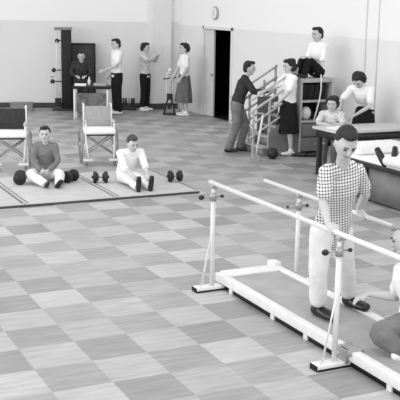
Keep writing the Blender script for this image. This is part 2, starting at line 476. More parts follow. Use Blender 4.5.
# dark passage behind the doorway
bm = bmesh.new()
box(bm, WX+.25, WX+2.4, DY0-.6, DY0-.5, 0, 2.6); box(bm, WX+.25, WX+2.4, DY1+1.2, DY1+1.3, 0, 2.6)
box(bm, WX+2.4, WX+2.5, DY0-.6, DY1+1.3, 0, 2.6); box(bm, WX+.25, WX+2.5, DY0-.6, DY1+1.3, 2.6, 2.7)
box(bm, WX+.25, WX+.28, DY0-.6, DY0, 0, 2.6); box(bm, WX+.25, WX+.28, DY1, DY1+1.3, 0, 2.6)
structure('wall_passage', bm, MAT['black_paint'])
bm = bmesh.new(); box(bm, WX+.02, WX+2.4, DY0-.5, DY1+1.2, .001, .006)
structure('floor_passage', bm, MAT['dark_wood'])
# door frame and its open leaf
bm = bmesh.new()
box(bm, WX-.03, WX+.12, DY0-.07, DY0, 0, DZ+.07, .006); box(bm, WX-.03, WX+.12, DY1, DY1+.07, 0, DZ+.07, .006); box(bm, WX-.03, WX+.12, DY0-.07, DY1+.07, DZ, DZ+.07, .006)
structure('trim_1', bm, MAT['steel'])
bm = bmesh.new()
hinge = V((WX+.03, DY1-.02, 0)); 
Mx = Matrix.Translation(hinge) @ Matrix.Rotation(math.radians(-84), 4, 'Z')
box(bm, 0, .42, -.045, 0, .01, DZ-.01, .004, Mx)
dr = structure('door_1', bm, MAT['door_paint'])
bm = bmesh.new(); ellipsoid(bm, Mx@V((.37, -.075, 1.0)), (.03, .03, .03)); tube(bm, [Mx@V((.37, -.045, 1.0)), Mx@V((.37, -.075, 1.0))], .012)
finish('door_handle', bm, MAT['steel_mid'], dr)
# second leaf, folded into the passage
# pillar
pc = G(152, 109.6)
bm = bmesh.new(); box(bm, pc.x, pc.x+.52, pc.y, pc.y+.9, 0, 4.6, .01)
structure('pillar', bm, MAT['pillar_paint'])
bm = bmesh.new(); box(bm, pc.x-.015, pc.x+.535, pc.y-.015, pc.y+.9, 0, .15)
structure('baseboard_pillar', bm, MAT['base_dark'])
# wall clock
bm = bmesh.new(); cy, cz = 20.14, 2.44
disc(bm, (WX-.025, cy, cz), .155, .05, 'X', 32)
t = thing('wall_clock', 'small round pale clock high on the wall above the dark doorway', 'clock', (0, 0, 0))
finish('clock_case', bm, MAT['clock_rim'], t)
bm = bmesh.new(); disc(bm, (WX-.053, cy, cz), .125, .006, 'X', 32); cf = finish('clock_face', bm, MAT['plaster'], t)
for nm, a, L in (('hour_hand', 175, .06), ('minute_hand', 5, .09)):
    bm = bmesh.new(); a = math.radians(a)
    tube(bm, [(WX-.059, cy, cz), (WX-.059, cy-math.sin(a)*L, cz+math.cos(a)*L)], .006, 6); finish('clock_hand', bm, MAT['knob'], cf)
# thin conduits on the right wall
for i, (px, lab) in enumerate(((364, 'white painted pipe on the right wall, left one of the pair above the long table'), (376, 'white painted pipe on the right wall, right one of the pair above the long table'))):
    d = ray(px, 60); tt = (WX-.03)/d.x; y = d.y*tt
    bm = bmesh.new(); tube(bm, [(WX-.018, y, .0), (WX-.018, y, 4.5)], .009, 10)
    tag(finish('wall_pipe', bm, MAT['wall_pipe'], None), lab, 'pipe', 'pipes on the right wall')

# ------------------------------------------------------------------ parallel bars
NX, FX = 3.93, 4.77
NZ, FZ = 1.05, .93
bars = thing('parallel_bars', 'walking parallel bars with pale steel rails, posts and a low board walkway', 'exercise equipment', (4.35, 6, 0))
def wbar(name, bm, m, parent=bars):
    for v in bm.verts: v.co -= V((4.35, 6, 0))
    return finish(name, bm, m, parent)
bm = bmesh.new(); tube(bm, [(NX, 7.97, NZ), (NX, 3.2, NZ)], .0205, 14); wbar('rail', bm, MAT['steel'])
bm = bmesh.new(); tube(bm, [(FX, 8.40, FZ), (FX, 3.2, FZ)], .019, 14); wbar('rail', bm, MAT['steel'])
for (X, Y, RZ, sg) in ((NX, 7.90, NZ, 1), (NX, 5.76, NZ, 1), (NX, 3.6, NZ, 1), (FX, 7.72, FZ, -1), (FX, 5.5, FZ, -1), (FX, 3.6, FZ, -1)):
    z0 = .045 if sg == 1 else .045
    bm = bmesh.new()
    tube(bm, [(X, Y, z0), (X, Y, RZ-.10)], .0225, 14)
    tube(bm, [(X, Y, RZ-.24), (X, Y, RZ-.02)], .018, 12)
    post = wbar('post', bm, MAT['steel'])
    bm = bmesh.new(); tube(bm, [(X, Y, RZ-.17), (X, Y, RZ-.09)], .031, 14)
    wbar('collar', bm, MAT['steel_mid'], bars)
    bm = bmesh.new(); box(bm, X-.028, X+.028, Y-.026, Y+.026, RZ-.05, RZ-.015, .008)
    wbar('rail_clamp', bm, MAT['steel_mid'], bars)
    bm = bmesh.new(); tube(bm, [(X-.13*1, Y, RZ-.13), (X+.10, Y, RZ-.13)], .008, 8)
    pin = wbar('clamp_pin', bm, MAT['steel_mid'], bars)
    bm = bmesh.new(); ellipsoid(bm, (X-.125, Y, RZ-.13), (.030, .024, .024) if sg == 1 else (.014, .012, .012)); wbar('knob', bm, MAT['knob'], bars)
    bm = bmesh.new(); ellipsoid(bm, (X+.09, Y-.01, RZ-.13), (.019, .016, .016)); wbar('knob', bm, MAT['knob'], bars)
    bx = (X-.20, X+.24) if sg == 1 else (X-.10, X+.24)
    if sg == 1:
        bm = bmesh.new(); box(bm, X-.18, X+.22, Y-.055, Y+.055, .004, .045, .006); foot = wbar('post_foot', bm, MAT['steel'])
        bm = bmesh.new(); box(bm, X-.19, X-.178, Y-.05, Y+.05, 0, .042, .003); box(bm, X-.18, X+.2, Y-.058, Y-.0545, .0, .018)
        box(bm, X-.17, X+.2, Y-.05, Y+.05, 0, .006); wbar('rubber_pad', bm, MAT['sole'], bars)
        bm = bmesh.new(); tube(bm, [(X-.012, Y, .58), (X-.09, Y+.02, .045)], .006, 8); tube(bm, [(X-.02, Y-.03, .60), (X-.14, Y-.03, .045)], .005, 8)
        wbar('brace_rod', bm, MAT['steel'], bars)
    else:
        bm = bmesh.new(); box(bm, X-.02, X+.24, Y-.055, Y+.055, .004, .045, .006); wbar('post_foot', bm, MAT['steel'])
# walkway
bm = bmesh.new(); box(bm, 4.02, 4.10, 3.0, 8.00, .055, .135, .006); wbar('side_board', bm, MAT['white_wood'])
bm = bmesh.new(); box(bm, 4.66, 4.74, 3.0, 8.05, .055, .135, .006); wbar('side_board', bm, MAT['white_wood'])
bm = bmesh.new(); box(bm, 4.10, 4.66, 3.0, 7.86, .06, .118, .004); wbar('walkway_deck', bm, MAT['deck'])
for x in (4.045, 4.665):  # black strips added as the shade gap under the side boards
    bm = bmesh.new(); box(bm, x, x+.05, 3.0, 7.95, .004, .058); wbar('underside_shade', bm, MAT['black_paint'])
bm = bmesh.new(); vs = box(bm, 4.10, 4.66, 7.86, 8.06, .055, .130, .006); wbar('end_board', bm, MAT['white_wood'])
for Y in (7.7, 6.9, 6.35, 5.2, 4.4):
    bm = bmesh.new(); box(bm, 4.03, 4.08, Y-.03, Y+.03, 0, .06, .004); wbar('walkway_foot', bm, MAT['white_wood'])
    bm = bmesh.new(); box(bm, 4.68, 4.73, Y-.03, Y+.03, 0, .06, .004); wbar('walkway_foot', bm, MAT['white_wood'])
bm = bmesh.new(); box(bm, 4.0, 4.13, 5.66, 5.84, .10, .142, .004); box(bm, 3.99, 4.02, 5.70, 5.80, .03, .142, .003); wbar('joint_clamp', bm, MAT['steel_mid'])
bm = bmesh.new(); box(bm, 4.66, 4.76, 7.98, 8.12, .02, .17, .02); wbar('end_block', bm, MAT['white_wood'])

# ------------------------------------------------------------------ exercise mats
def exercise_mat(x0, x1, y0, y1, label):
    t = thing('exercise_mat', label, 'mat', ((x0+x1)/2, (y0+y1)/2, 0), 0, 'mats on the floor')
    hx, hy = (x1-x0)/2, (y1-y0)/2
    bm = bmesh.new(); box(bm, -hx, hx, -hy, hy, 0, .045, .015); finish('mat_pad', bm, MAT['mat_vinyl'], t)
    bm = bmesh.new()
    box(bm, -hx-.004, hx+.004, -hy-.006, -hy+.012, .002, .032, .004)
    box(bm, -hx+.02, -hx+.035, -hy+.02, hy-.02, .044, .047); box(bm, hx-.035, hx-.02, -hy+.02, hy-.02, .044, .047)
    finish('piping', bm, MAT['mat_edge'], t)
    return t
exercise_mat(3.27, 4.545, 12.16, 14.15, 'grey exercise mat under the seated man in the dark shirt')
exercise_mat(4.56, 5.82, 12.16, 14.10, 'grey exercise mat under the seated man in the white shirt')
exercise_mat(1.95, 3.25, 12.16, 14.15, 'grey exercise mat at the left edge, cut off by the picture')

# dumbbells
def dumbbell(px, py, ax, R, half, z, label, group='dumbbells beside the mats'):
    p = G(px, py, z+R)
    t = thing('dumbbell', label, 'dumbbell', (p.x, p.y, z), ax, group)
    for sg in (-1, 1):
        bm = bmesh.new(); disc(bm, (sg*half, 0, R), R, .055, 'X', 24); disc(bm, (sg*(half-.035), 0, R), R*.7, .03, 'X', 20)
        disc(bm, (sg*(half+.035), 0, R), R*.28, .03, 'X', 12)
        finish('weight_plate', bm, MAT['iron'], t)
    bm = bmesh.new(); tube(bm, [(-half, 0, R), (half, 0, R)], .016, 10); finish('grip', bm, MAT['steel_mid'], t)
    return t
dumbbell(20, 177.5, math.radians(72), .095, .09, .045, 'black round dumbbell left of the seated man in the dark shirt')
dumbbell(70.5, 176, math.radians(40), .09, .09, .045, 'black dumbbell right beside the foot of the man in the dark shirt')
dumbbell(100.5, 177, FACE+.15, .085, .08, .045, 'black dumbbell on the mat in front of the light-backed wheelchair')
dumbbell(175, 176, FACE+.25, .085, .075, .045, 'black dumbbell at the right end of the mats beside the man in white')

# ------------------------------------------------------------------ wheelchairs
def wheelchair(px, py, rz, back, label):
    p = G(px, py)
    t = thing('wheelchair', label, 'wheelchair', p, rz, 'empty wheelchairs behind the mats')
    # local: facing -Y, seat .5 wide
    for sg in (-1, 1):
        x = sg*.235
        bm = bmesh.new()
        tube(bm, [(x, .22, .30), (x, .22, .98)], .016); tube(bm, [(x, .22, .97), (x, .36, .97)], .013)
        tube(bm, [(x, .22, .50), (x, -.22, .50)], .014); tube(bm, [(x, .22, .30), (x, -.22, .28)], .012)
        tube(bm, [(x, -.22, .12), (x, -.22, .70)], .015)
        finish('side_frame', bm, MAT['steel'], t)
        bm = bmesh.new(); box(bm, x-.03, x+.03, -.20, .18, .70, .73, .01); finish('armrest', bm, MAT['pale_wood'], t)
        bm = bmesh.new(); torus(bm, (x+sg*.055, .14, .30), .285, .014, (1, 0, 0)); torus(bm, (x+sg*.08, .14, .30), .25, .008, (1, 0, 0))
        wh = finish('rear_wheel', bm, MAT['rubber'], t)
        bm = bmesh.new()
        for k in range(12):
            a = math.pi*2*k/12; tube(bm, [(x+sg*.055, .14, .30), (x+sg*.055, .14+.28*math.cos(a), .30+.28*math.sin(a))], .003, 5)
        disc(bm, (x+sg*.055, .14, .30), .03, .05, 'X', 12)
        finish('spokes', bm, MAT['steel'], wh)
        bm = bmesh.new(); disc(bm, (x, -.24, .075), .072, .03, 'X', 20); finish('caster', bm, MAT['rubber'], t)
        bm = bmesh.new(); tube(bm, [(x, -.22, .44), (x*.9, -.36, .14)], .012); box(bm, x*.9-.085, x*.9+.075, -.47, -.34, .10, .125, .006); finish('footrest', bm, MAT['steel'], t)
    bm = bmesh.new(); tube(bm, [(-.23, -.10, .47), (.23, -.10, .16)], .012); tube(bm, [(.23, -.10, .47), (-.23, -.10, .16)], .012)
    tube(bm, [(-.23, .12, .47), (.23, .12, .16)], .012); tube(bm, [(.23, .12, .47), (-.23, .12, .16)], .012)
    finish('cross_brace', bm, MAT['steel_mid'], t)
    bm = bmesh.new(); box(bm, -.225, .225, .20, .225, .60, .94, .008)
    bk = finish('backrest', bm, MAT[back], t)
    if back == 'canvas_dark': bk['label'] = 'dark canvas backrest'
    bm = bmesh.new(); box(bm, -.26, .26, -.27, .20, .515, .60, .03); finish('seat_cushion', bm, MAT['cushion'], t)
    bm = bmesh.new(); box(bm, -.235, .235, -.25, .20, .492, .512, .004); finish('seat', bm, MAT['canvas_dark'], t)
wheelchair(12, 167, face(8), 'canvas_dark', 'empty wheelchair with a dark back and white cushion at the left edge')
wheelchair(99, 162.5, face(12), 'canvas_light', 'empty wheelchair with a light grey back and white cushion between the seated men')

# ------------------------------------------------------------------ seated men on the mats
p = G(46, 180.5, .045)
person('seated man in a dark long-sleeved shirt and pale trousers with knees apart on the mat', (p.x, p.y, .045), face(4), scale=.9, J=dict(
    pel=(0, .10, .12), waist=(0, .10, .28), chest=(0, .05, .47), neck=(0, -.01, .64), head=(0, -.05, .78),
    shR=(-.15, .02, .58), shL=(.15, .02, .58), elR=(-.21, -.06, .33), elL=(.21, -.06, .33), wrR=(-.06, -.24, .22), wrL=(.07, -.26, .22),
    hipR=(-.09, .04, .11), hipL=(.09, .04, .11), knR=(-.25, -.32, .17), knL=(.27, -.32, .17), anR=(.03, -.60, .07), anL=(.26, -.62, .07)),
    top='grey_cloth', bottom='cream_cloth', sleeve='long', toeR=(.2, -.7, .3), toeL=(.35, -.6, .5), palmR=(0, 0, -1), palmL=(0, 0, -1), build=.98, headk=1.14,
    handR=(1, -.2, -.1), handL=(-1, -.2, -.1))
p = G(130, 184, .045)
person('seated man in a white shirt reaching forward to his black shoes on the mat', (p.x, p.y, .045), face(24), scale=.89, J=dict(
    pel=(0, .22, .11), waist=(0, .20, .27), chest=(0, .06, .43), neck=(0, -.06, .58), head=(0, -.13, .70),
    shR=(-.18, -.02, .53), shL=(.18, -.02, .53), elR=(-.19, -.24, .33), elL=(.17, -.26, .34), wrR=(-.13, -.47, .24), wrL=(.12, -.49, .24),
    hipR=(-.08, .14, .10), hipL=(.08, .14, .10), knR=(-.10, -.26, .13), knL=(.10, -.26, .13), anR=(-.10, -.64, .075), anL=(.11, -.64, .075)),
    top='white_cloth', bottom='cream_cloth', sleeve='rolled', toeR=(0, -.1, 1), toeL=(.05, -.1, 1), palmR=(0, 0, -1), palmL=(0, 0, -1), look=(.1, -1, -.35), shoe='shoe_black', hairm='hair_brown', hem=.93, build=1.0, headk=1.14)

# ------------------------------------------------------------------ people at the back
p = G(117, 114)
person('standing man in a white T-shirt and black trousers facing the low table', p, face(-62), dict(
    elL=(.20, -.10, 1.13), wrL=(.12, -.36, 1.02), elR=(-.21, .03, 1.12), wrR=(-.19, -.10, .90)),
    top='white_cloth', bottom='black_cloth', shoe='shoe_white', look=(0, -1, -.15), scale=1.04)
p = G(145, 111)
person('person with dark bobbed hair in a pale blouse raising both arms toward the pillar', p, face(62), dict(
    elR=(-.20, -.20, 1.33), wrR=(-.06, -.40, 1.50), elL=(.20, -.18, 1.30), wrL=(.08, -.36, 1.44), handR=None and 0 or (0, 0, 0)) if False else dict(
    elR=(-.20, -.20, 1.30), wrR=(-.08, -.42, 1.46), elL=(.20, -.18, 1.26), wrL=(.06, -.33, 1.40)),
    top='stripe_cloth', bottom='black_cloth', shoe='shoe_white', haircut='curly', hem=.86, scale=.97, build=.96)
p = G(184, 116)
person('woman in a white blouse and grey pleated skirt standing beside the pillar', p, face(-70), dict(
    elR=(-.22, -.08, 1.13), wrR=(-.18, -.22, .92), elL=(.21, -.02, 1.12), wrL=(.20, -.16, .92)),
    top='white_cloth', bottom='skirt_grey', shoe='shoe_white', haircut='curly', skirt=(.60, .06), scale=1.0, build=.95)
p = G(238, 152)
person('man in a dark shirt and grey trousers leaning forward beside the practice steps', p, face(84), dict(
    pel=(0, .03, .90), waist=(0, -.01, 1.05), chest=(0, -.07, 1.23), neck=(0, -.12, 1.40), head=(0, -.17, 1.54),
    shR=(-.18, -.09, 1.34), shL=(.18, -.09, 1.34), elR=(-.20, -.28, 1.12), elL=(.20, -.26, 1.10), wrR=(-.15, -.52, 1.15), wrL=(.15, -.50, 1.12),
    hipR=(-.09, .04, .87), hipL=(.09, .04, .87), knR=(-.10, .03, .48), knL=(.10, -.12, .49), anR=(-.10, .17, .09), anL=(.11, -.02, .09)),
    top='dark_cloth', bottom='grey_cloth', sleeve='long', look=(0, -1, -.1))
p = G(287, 155)
person('woman in a white blouse and black skirt reaching toward the man in the dark shirt', p, face(-68), dict(
    elR=(-.19, -.20, 1.20), wrR=(-.14, -.44, 1.16), elL=(.21, -.14, 1.14), wrL=(.18, -.30, .98)),
    top='white_cloth', bottom='black_cloth', shoe='shoe_white', haircut='curly', skirt=(.52, .05), scale=1.0, build=.97, look=(0, -1, -.15), palmR=(0, 0, -1))

# ------------------------------------------------------------------ pulley towers by the back wall
def pulley_tower(name, px, py, label, w, h, dark, group=None):
    p = G(px, py)
    t = thing(name, label, 'exercise equipment', p, FACE, group)
    bm = bmesh.new(); box(bm, -w/2, w/2, 0, .05, .05, h, .006); finish('back_board', bm, MAT['black_paint' if dark else 'pale_wood'], t)
    bm = bmesh.new(); box(bm, -w*.5-.22, w*.5+.06, -.16, .12, 0, .05, .008); finish('base', bm, MAT['dark_wood'], t)
    bm = bmesh.new()
    for x in (-w/2-.05, -w/2-.12): tube(bm, [(x, -.02, .04), (x, -.02, h)], .012, 8)
    finish('guide_rods', bm, MAT['steel'], t)
    bm = bmesh.new(); box(bm, -w/2-.16, w/2+.03, -.05, .04, h-.02, h+.05, .006); finish('top_bar', bm, MAT['mid_wood'], t)
    for hh in (.86, .50, .36):
        bm = bmesh.new(); disc(bm, (-w/2-.085-(.86-hh)*.25, -.07, h*hh), .055, .03, 'Y', 20); finish('pulley_wheel', bm, MAT['iron'], t)
        bm = bmesh.new(); tube(bm, [(-w/2, -.02, h*hh), (-w/2-.085-(.86-hh)*.25, -.05, h*hh)], .014, 8); finish('pulley_arm', bm, MAT['iron'], t)
    for k in range(5):
        bm = bmesh.new(); box(bm, -w/2-.16, -w/2-.01, -.07, .04, .08+k*.045, .12+k*.045, .006); finish('weight_plate', bm, MAT['iron'], t)
    bm = bmesh.new(); tube(bm, [(-w/2-.085, -.12, h*.86), (-w/2-.10, -.16, h*.5), (-w/2-.2, -.18, h*.42)], .006, 6); finish('cord', bm, MAT['rope'], t)
    bm = bmesh.new(); tube(bm, [(-w/2-.24, -.18, h*.42), (-w/2-.16, -.18, h*.42)], .014, 8); finish('pull_handle', bm, MAT['mid_wood'], t)
    return t
pulley_tower('pulley_weight_tower', 67, 110.2, 'tall black pulley weight tower with pale rods against the back wall', .25, 1.98, True)
# slimmer weight machine beside the pillar
p = G(169.5, 114.5)
t = thing('weight_stand', 'slim steel weight stand with dark plates between the pillar and the woman', 'exercise equipment', p, FACE)
bm = bmesh.new()
for x in (-.07, .07): tube(bm, [(x, 0, .04), (x, 0, 1.02)], .014, 8)
tube(bm, [(-.07, 0, 1.0), (.07, 0, 1.0)], .014, 8); finish('upright_frame', bm, MAT['steel'], t)
bm = bmesh.new(); disc(bm, (0, -.01, 1.07), .05, .04, 'Y', 20); finish('dial', bm, MAT['steel'], t)
bm = bmesh.new(); tube(bm, [(-.16, -.05, .86), (.16, -.05, .9)], .014, 8); finish('cross_handle', bm, MAT['iron'], t)
for k in range(3):
    bm = bmesh.new(); box(bm, -.07, .07, -.06, .05, .36+k*.05, .405+k*.05, .006); finish('weight_plate', bm, MAT['iron'], t)
for sx in (-1, 1):
    bm = bmesh.new(); tube(bm, [(sx*.05, 0, .36), (sx*.13, -.08, .02)], .02, 8); finish('leg', bm, MAT['iron'], t)
bm = bmesh.new(); box(bm, -.16, .16, -.12, .08, 0, .04, .008); finish('base', bm, MAT['iron'], t)

# dark tall panel and man at the small table
p = G(83.5, 108.7)
t = thing('folding_screen', 'dark upright panel behind the man at the small table', 'screen', (p.x, p.y, 0), FACE)
bm = bmesh.new(); box(bm, -.28, .28, 0, .04, .10, 1.60, .01); finish('screen_panel', bm, MAT['screen'], t)
bm = bmesh.new(); box(bm, -.31, -.27, -.01, .05, .0, 1.63, .006); box(bm, .27, .31, -.01, .05, 0, 1.63, .006); box(bm, -.3, .3, -.01, .05, 1.60, 1.635, .006)
finish('screen_frame', bm, MAT['black_paint'], t)
p = G(82, 112)
t = thing('wooden_stool', 'dark wooden stool under the man at the small table', 'stool', p, FACE)
bm = bmesh.new(); disc(bm, (0, 0, .60), .17, .04, 'Z', 24); finish('seat', bm, MAT['dark_wood'], t)
for sx, sy in ((-1, -1), (1, -1), (-1, 1), (1, 1)):
    bm = bmesh.new(); tube(bm, [(sx*.10, sy*.10, .58), (sx*.15, sy*.15, 0)], .018, 8); finish('leg', bm, MAT['dark_wood'], t)
person('man in a dark shirt sitting behind the small table in front of the dark panel', p, face(5), dict(
    pel=(0, 0, .72), waist=(0, 0, .87), chest=(0, -.02, 1.05), neck=(0, -.03, 1.22), head=(0, -.06, 1.36),
    shR=(-.18, -.01, 1.17), shL=(.18, -.01, 1.17), elR=(-.25, -.08, .93), elL=(.25, -.08, .93), wrR=(-.12, -.28, .90), wrL=(.12, -.28, .90),
    hipR=(-.09, 0, .70), hipL=(.09, 0, .70), knR=(-.12, -.26, .64), knL=(.12, -.26, .64), anR=(-.12, -.24, .25), anL=(.12, -.24, .25)),
    top='dark_cloth', bottom='dark_cloth', sleeve='long', look=(0, -1, -.25), palmR=(0, 0, -1), palmL=(0, 0, -1))
p = G(92, 118.5)
t = thing('work_table', 'small table with a dark top and grey front panel at the back', 'table', p, FACE)
bm = bmesh.new(); box(bm, -.44, .44, -.22, .22, .70, .76, .008); finish('tabletop', bm, MAT['black_paint'], t)
bm = bmesh.new(); box(bm, -.34, .36, -.16, -.14, .17, .60, .004); finish('front_panel', bm, MAT['table_front'], t)
for sx, sy in ((-1, -1), (1, -1), (-1, 1), (1, 1)):
    bm = bmesh.new(); box(bm, sx*.38-.02, sx*.38+.02, sy*.18-.02, sy*.18+.02, 0, .70, .004); finish('leg', bm, MAT['steel'], t)
tp = p; RT = Matrix.Rotation(FACE, 4, 'Z')
def on_table(x, y): return tp + RT.to_3x3() @ V((x, y, .76))
q = on_table(-.06, .02); bm = bmesh.new()
loft(bm, [q+V((0, 0, .001)), q+V((0, 0, .12)), q+V((0, 0, .15)), q+V((0, 0, .20))], [.035, .035, .018, .016], cap=False, seg=16)
tag(finish('bottle', bm, MAT['white_wood']), 'white bottle standing on the small dark table at the back', 'bottle')
q = on_table(-.25, -.05)
bm = bmesh.new(); box(bm, -.13, .13, -.09, .09, 0, .045, .005); tag(finish('paper_stack', bm, MAT['paper'], None, q, False, FACE), 'pale stack of papers on the small dark table at the back', 'papers')
q = on_table(.20, 0)
bm = bmesh.new(); box(bm, -.15, .15, -.12, .12, 0, .06, .01); tag(finish('instrument_tray', bm, MAT['steel_mid'], None, q, False, FACE), 'grey metal tray at the right end of the small table', 'tray')

# low dark box by the back wall at left
p = G(22, 110.6)
t = thing('storage_box', 'low dark wooden box on the floor by the back wall at left', 'box', p, -.36)
bm = bmesh.new(); box(bm, -.27, .27, -.10, .16, 0, .17, .008); finish('box_body', bm, MAT['mid_wood'], t)
bm = bmesh.new(); box(bm, -.28, .28, -.11, .17, .17, .20, .006); finish('lid', bm, MAT['mid_wood'], t)
p = G(130, 110)
t = thing('weight_rack', 'low dark rack of weights beside the person reaching to the pillar', 'rack', p, FACE)
bm = bmesh.new(); box(bm, -.22, .16, -.08, .08, .0, .05, .006); box(bm, -.18, -.14, -.05, .05, .05, .30, .004); box(bm, .08, .12, -.05, .05, .05, .30, .004); finish('rack_frame', bm, MAT['dark_wood'], t)
for k in range(3):
    bm = bmesh.new(); disc(bm, (-.10+k*.075, 0, .22), .085, .04, 'X', 20); finish('weight_plate', bm, MAT['steel_mid'] if k % 2 else MAT['iron'], t)

# ------------------------------------------------------------------ practice steps and cabinet by the right wall
SX0, SX1, SY0, SY1 = 8.30, 8.985, 14.72, 15.5
t = thing('practice_steps', 'wooden practice steps with several sloping pale handrails beside the shelf unit', 'steps', (SX0, SY0, 0))
L0 = V((SX0, SY0, 0))
def W(name, bm, m, parent=None, off=L0, par=None):
    for v in bm.verts: v.co -= off
    return finish(name, bm, m, par if par else parent, smooth=True)
n = 4; sw = (SX1-SX0)/n
for k in range(n):
    z = .17*(k+1)
    bm = bmesh.new(); box(bm, SX0+k*sw-.02, SX0+(k+1)*sw, SY0+.03, SY1-.03, z-.035, z, .005); W('tread', bm, MAT['pale_wood'], t)
    bm = bmesh.new(); box(bm, SX0+k*sw, SX0+k*sw+.02, SY0+.03, SY1-.03, z-.17, z-.035); W('riser', bm, MAT['mid_wood'], t)
for y in (SY0, SY1-.03):
    bm = bmesh.new()
    prof = [(SX0, 0)]
    for k in range(n): prof += [(SX0+k*sw, .17*(k+1)-.04), (SX0+(k+1)*sw, .17*(k+1)-.04)]
    prof += [(SX1, 0)]
    a = [bm.verts.new((x, y, z)) for x, z in prof]; b_ = [bm.verts.new((x, y+.03, z)) for x, z in prof]
    bm.faces.new(a); bm.faces.new(b_)
    for i in range(len(prof)): bm.faces.new((a[i], a[(i+1) % len(prof)], b_[(i+1) % len(prof)], b_[i]))
    o = W('side_panel', bm, MAT['panel_grey'], t)
    for pl in o.data.polygons: pl.use_smooth = False
    if y == SY0:
        bm = bmesh.new(); a = [bm.verts.new(q) for q in ((SX0+.10, y-.004, .02), (SX1, y-.004, .02), (SX1, y-.004, .86), (SX0+.10, y-.004, .42))]
        r_ = bmesh.ops.extrude_face_region(bm, geom=[bm.faces.new(a)]); bmesh.ops.translate(bm, verts=[v for v in r_['geom'] if isinstance(v, bmesh.types.BMVert)], vec=(0, -.018, 0))
        o2 = W('side_board', bm, MAT['panel_grey'], t)
        for pl in o2.data.polygons: pl.use_smooth = False
    for zz, r in ((1.56, .020), (1.35, .024), (1.12, .02), (.90, .018)):
        bm = bmesh.new(); tube(bm, [(SX0-.28, y+.015, zz-.56), (SX1, y+.015, zz)], r, 10); W('handrail', bm, MAT['pale_wood'], t)
    for x, h in ((SX0-.2, .86), (SX0+.12, 1.02), (SX0+.42, 1.30), (SX1-.03, 1.58)):
        bm = bmesh.new(); box(bm, x-.018, x+.018, y, y+.035, 0, h, .004); W('rail_post', bm, MAT['pale_wood'], t)
bm = bmesh.new(); box(bm, SX0+.25, SX1, SY1-.10, SY1-.07, .02, 1.0, .004); W('back_panel', bm, MAT['panel_grey'], t)
# shelf unit
CX0, CX1, CY0, CY1, CH = 9.01, 9.70, 14.66, 15.2, 1.38
t = thing('shelf_unit', 'open wooden shelf unit by the right wall with a man sitting on top', 'shelf', (CX0, CY0, 0))
off = V((CX0, CY0, 0))
for nm, a in (('side_panel', (CX0, CX0+.04, CY0, CY1, 0, CH-.04)), ('side_panel', (CX1-.04, CX1, CY0, CY1, 0, CH-.04)), ('top_board', (CX0-.01, CX1+.01, CY0-.015, CY1, CH-.07, CH)),
              ('shelf_board', (CX0+.04, CX1-.04, CY0, CY1-.02, .95, .99)), ('shelf_board', (CX0+.04, CX1-.04, CY0, CY1-.02, .58, .62)), ('back_panel', (CX0+.04, CX1-.04, CY1-.02, CY1, 0, CH-.07))):
    bm = bmesh.new(); box(bm, *a, .004); W(nm, bm, MAT['dark_wood'] if nm == 'back_panel' else MAT['pale_wood'], t, off)
for z0, z1 in ((.06, .31), (.33, .56)):
    bm = bmesh.new(); box(bm, CX0+.05, CX1-.05, CY0-.005, CY0+.3, z0, z1, .006); dw = W('drawer', bm, MAT['panel_grey'], t, off)
    bm = bmesh.new(); ellipsoid(bm, ((CX0+CX1)/2, CY0-.02, (z0+z1)/2), (.05, .015, .015)); W('drawer_handle', bm, MAT['steel_mid'], dw, off)
# things on the shelves
for k in range(4):
    x = CX0+.055+k*.128
    bm = bmesh.new(); Mx = Matrix.Translation((x, CY0+.06, .992)) @ Matrix.Rotation(math.radians(7), 4, 'Y')
    box(bm, 0, .118, 0, .20, 0, .275, .006, Mx)
    b = bpy.data.objects
    off2 = V((x, CY0+.06, .992))
    for v in bm.verts: v.co -= off2
    lo = min(v.co.z for v in bm.verts)
    for v in bm.verts: v.co.z -= lo
    o = finish('file_box', bm, MAT['black_paint']); o.location = off2
    tag(o, ['first', 'second', 'third', 'fourth'][k] + ' black leaning box from the left on the upper shelf of the open unit', 'box', 'black boxes on the upper shelf')
bm = bmesh.new(); ellipsoid(bm, (0, 0, .12), (.10, .09, .12)); tag(finish('exercise_ball', bm, MAT['white_wood'], None, (CX0+.20, CY0+.13, .626)), 'pale ball on the middle shelf of the open wooden unit', 'ball')
bm = bmesh.new(); loft(bm, [(-.13, 0, .06), (.13, 0, .05)], [.06, .055], seg=16); bmesh.ops.translate(bm, verts=bm.verts, vec=(0, 0, .005))
tag(finish('rolled_bag', bm, MAT['black_cloth'], None, (CX0+.48, CY0+.12, .622)), 'dark rolled bag beside the pale ball on the middle shelf', 'bag')
# man on top
mp = V(((CX0+CX1)/2+.03, CY0+.10, CH))
mp = V((9.46, CY0+.22, CH))
person('man in a white shirt and dark trousers sitting on top of the shelf unit', mp, face(-52), dict(
    pel=(0, .04, .12), waist=(0, .04, .27), chest=(0, .03, .45), neck=(0, .02, .62), head=(0, -.01, .76),
    shR=(-.165, .03, .56), shL=(.165, .03, .56), elR=(-.20, -.04, .32), elL=(.20, -.04, .32), wrR=(-.10, -.22, .36), wrL=(.10, -.24, .36),
    hipR=(-.09, .0, .10), hipL=(.09, .0, .10), knR=(-.10, -.26, .33), knL=(.10, -.28, .33), anR=(-.09, -.36, .10), anL=(.09, -.38, .10)),
    top='white_cloth', bottom='black_cloth', sleeve='rolled', look=(-.15, -1, -.1), palmR=(0, 0, -1), palmL=(0, 0, -1), build=.86, scale=1.02)
# cord hanging from his hands
c0 = V((9.36, CY0-.10, CH+.08))
bm = bmesh.new(); tube(bm, [c0, c0+V((.0, -.02, -.25)), c0+V((-.02, -.01, -.45)), c0+V((-.07, -.01, -.65)), c0+V((-.12, 0, -.85))], .012, 8)
tag(finish('hanging_cord', bm, MAT['rope']), 'white cord hanging down the front of the shelf unit', 'cord')
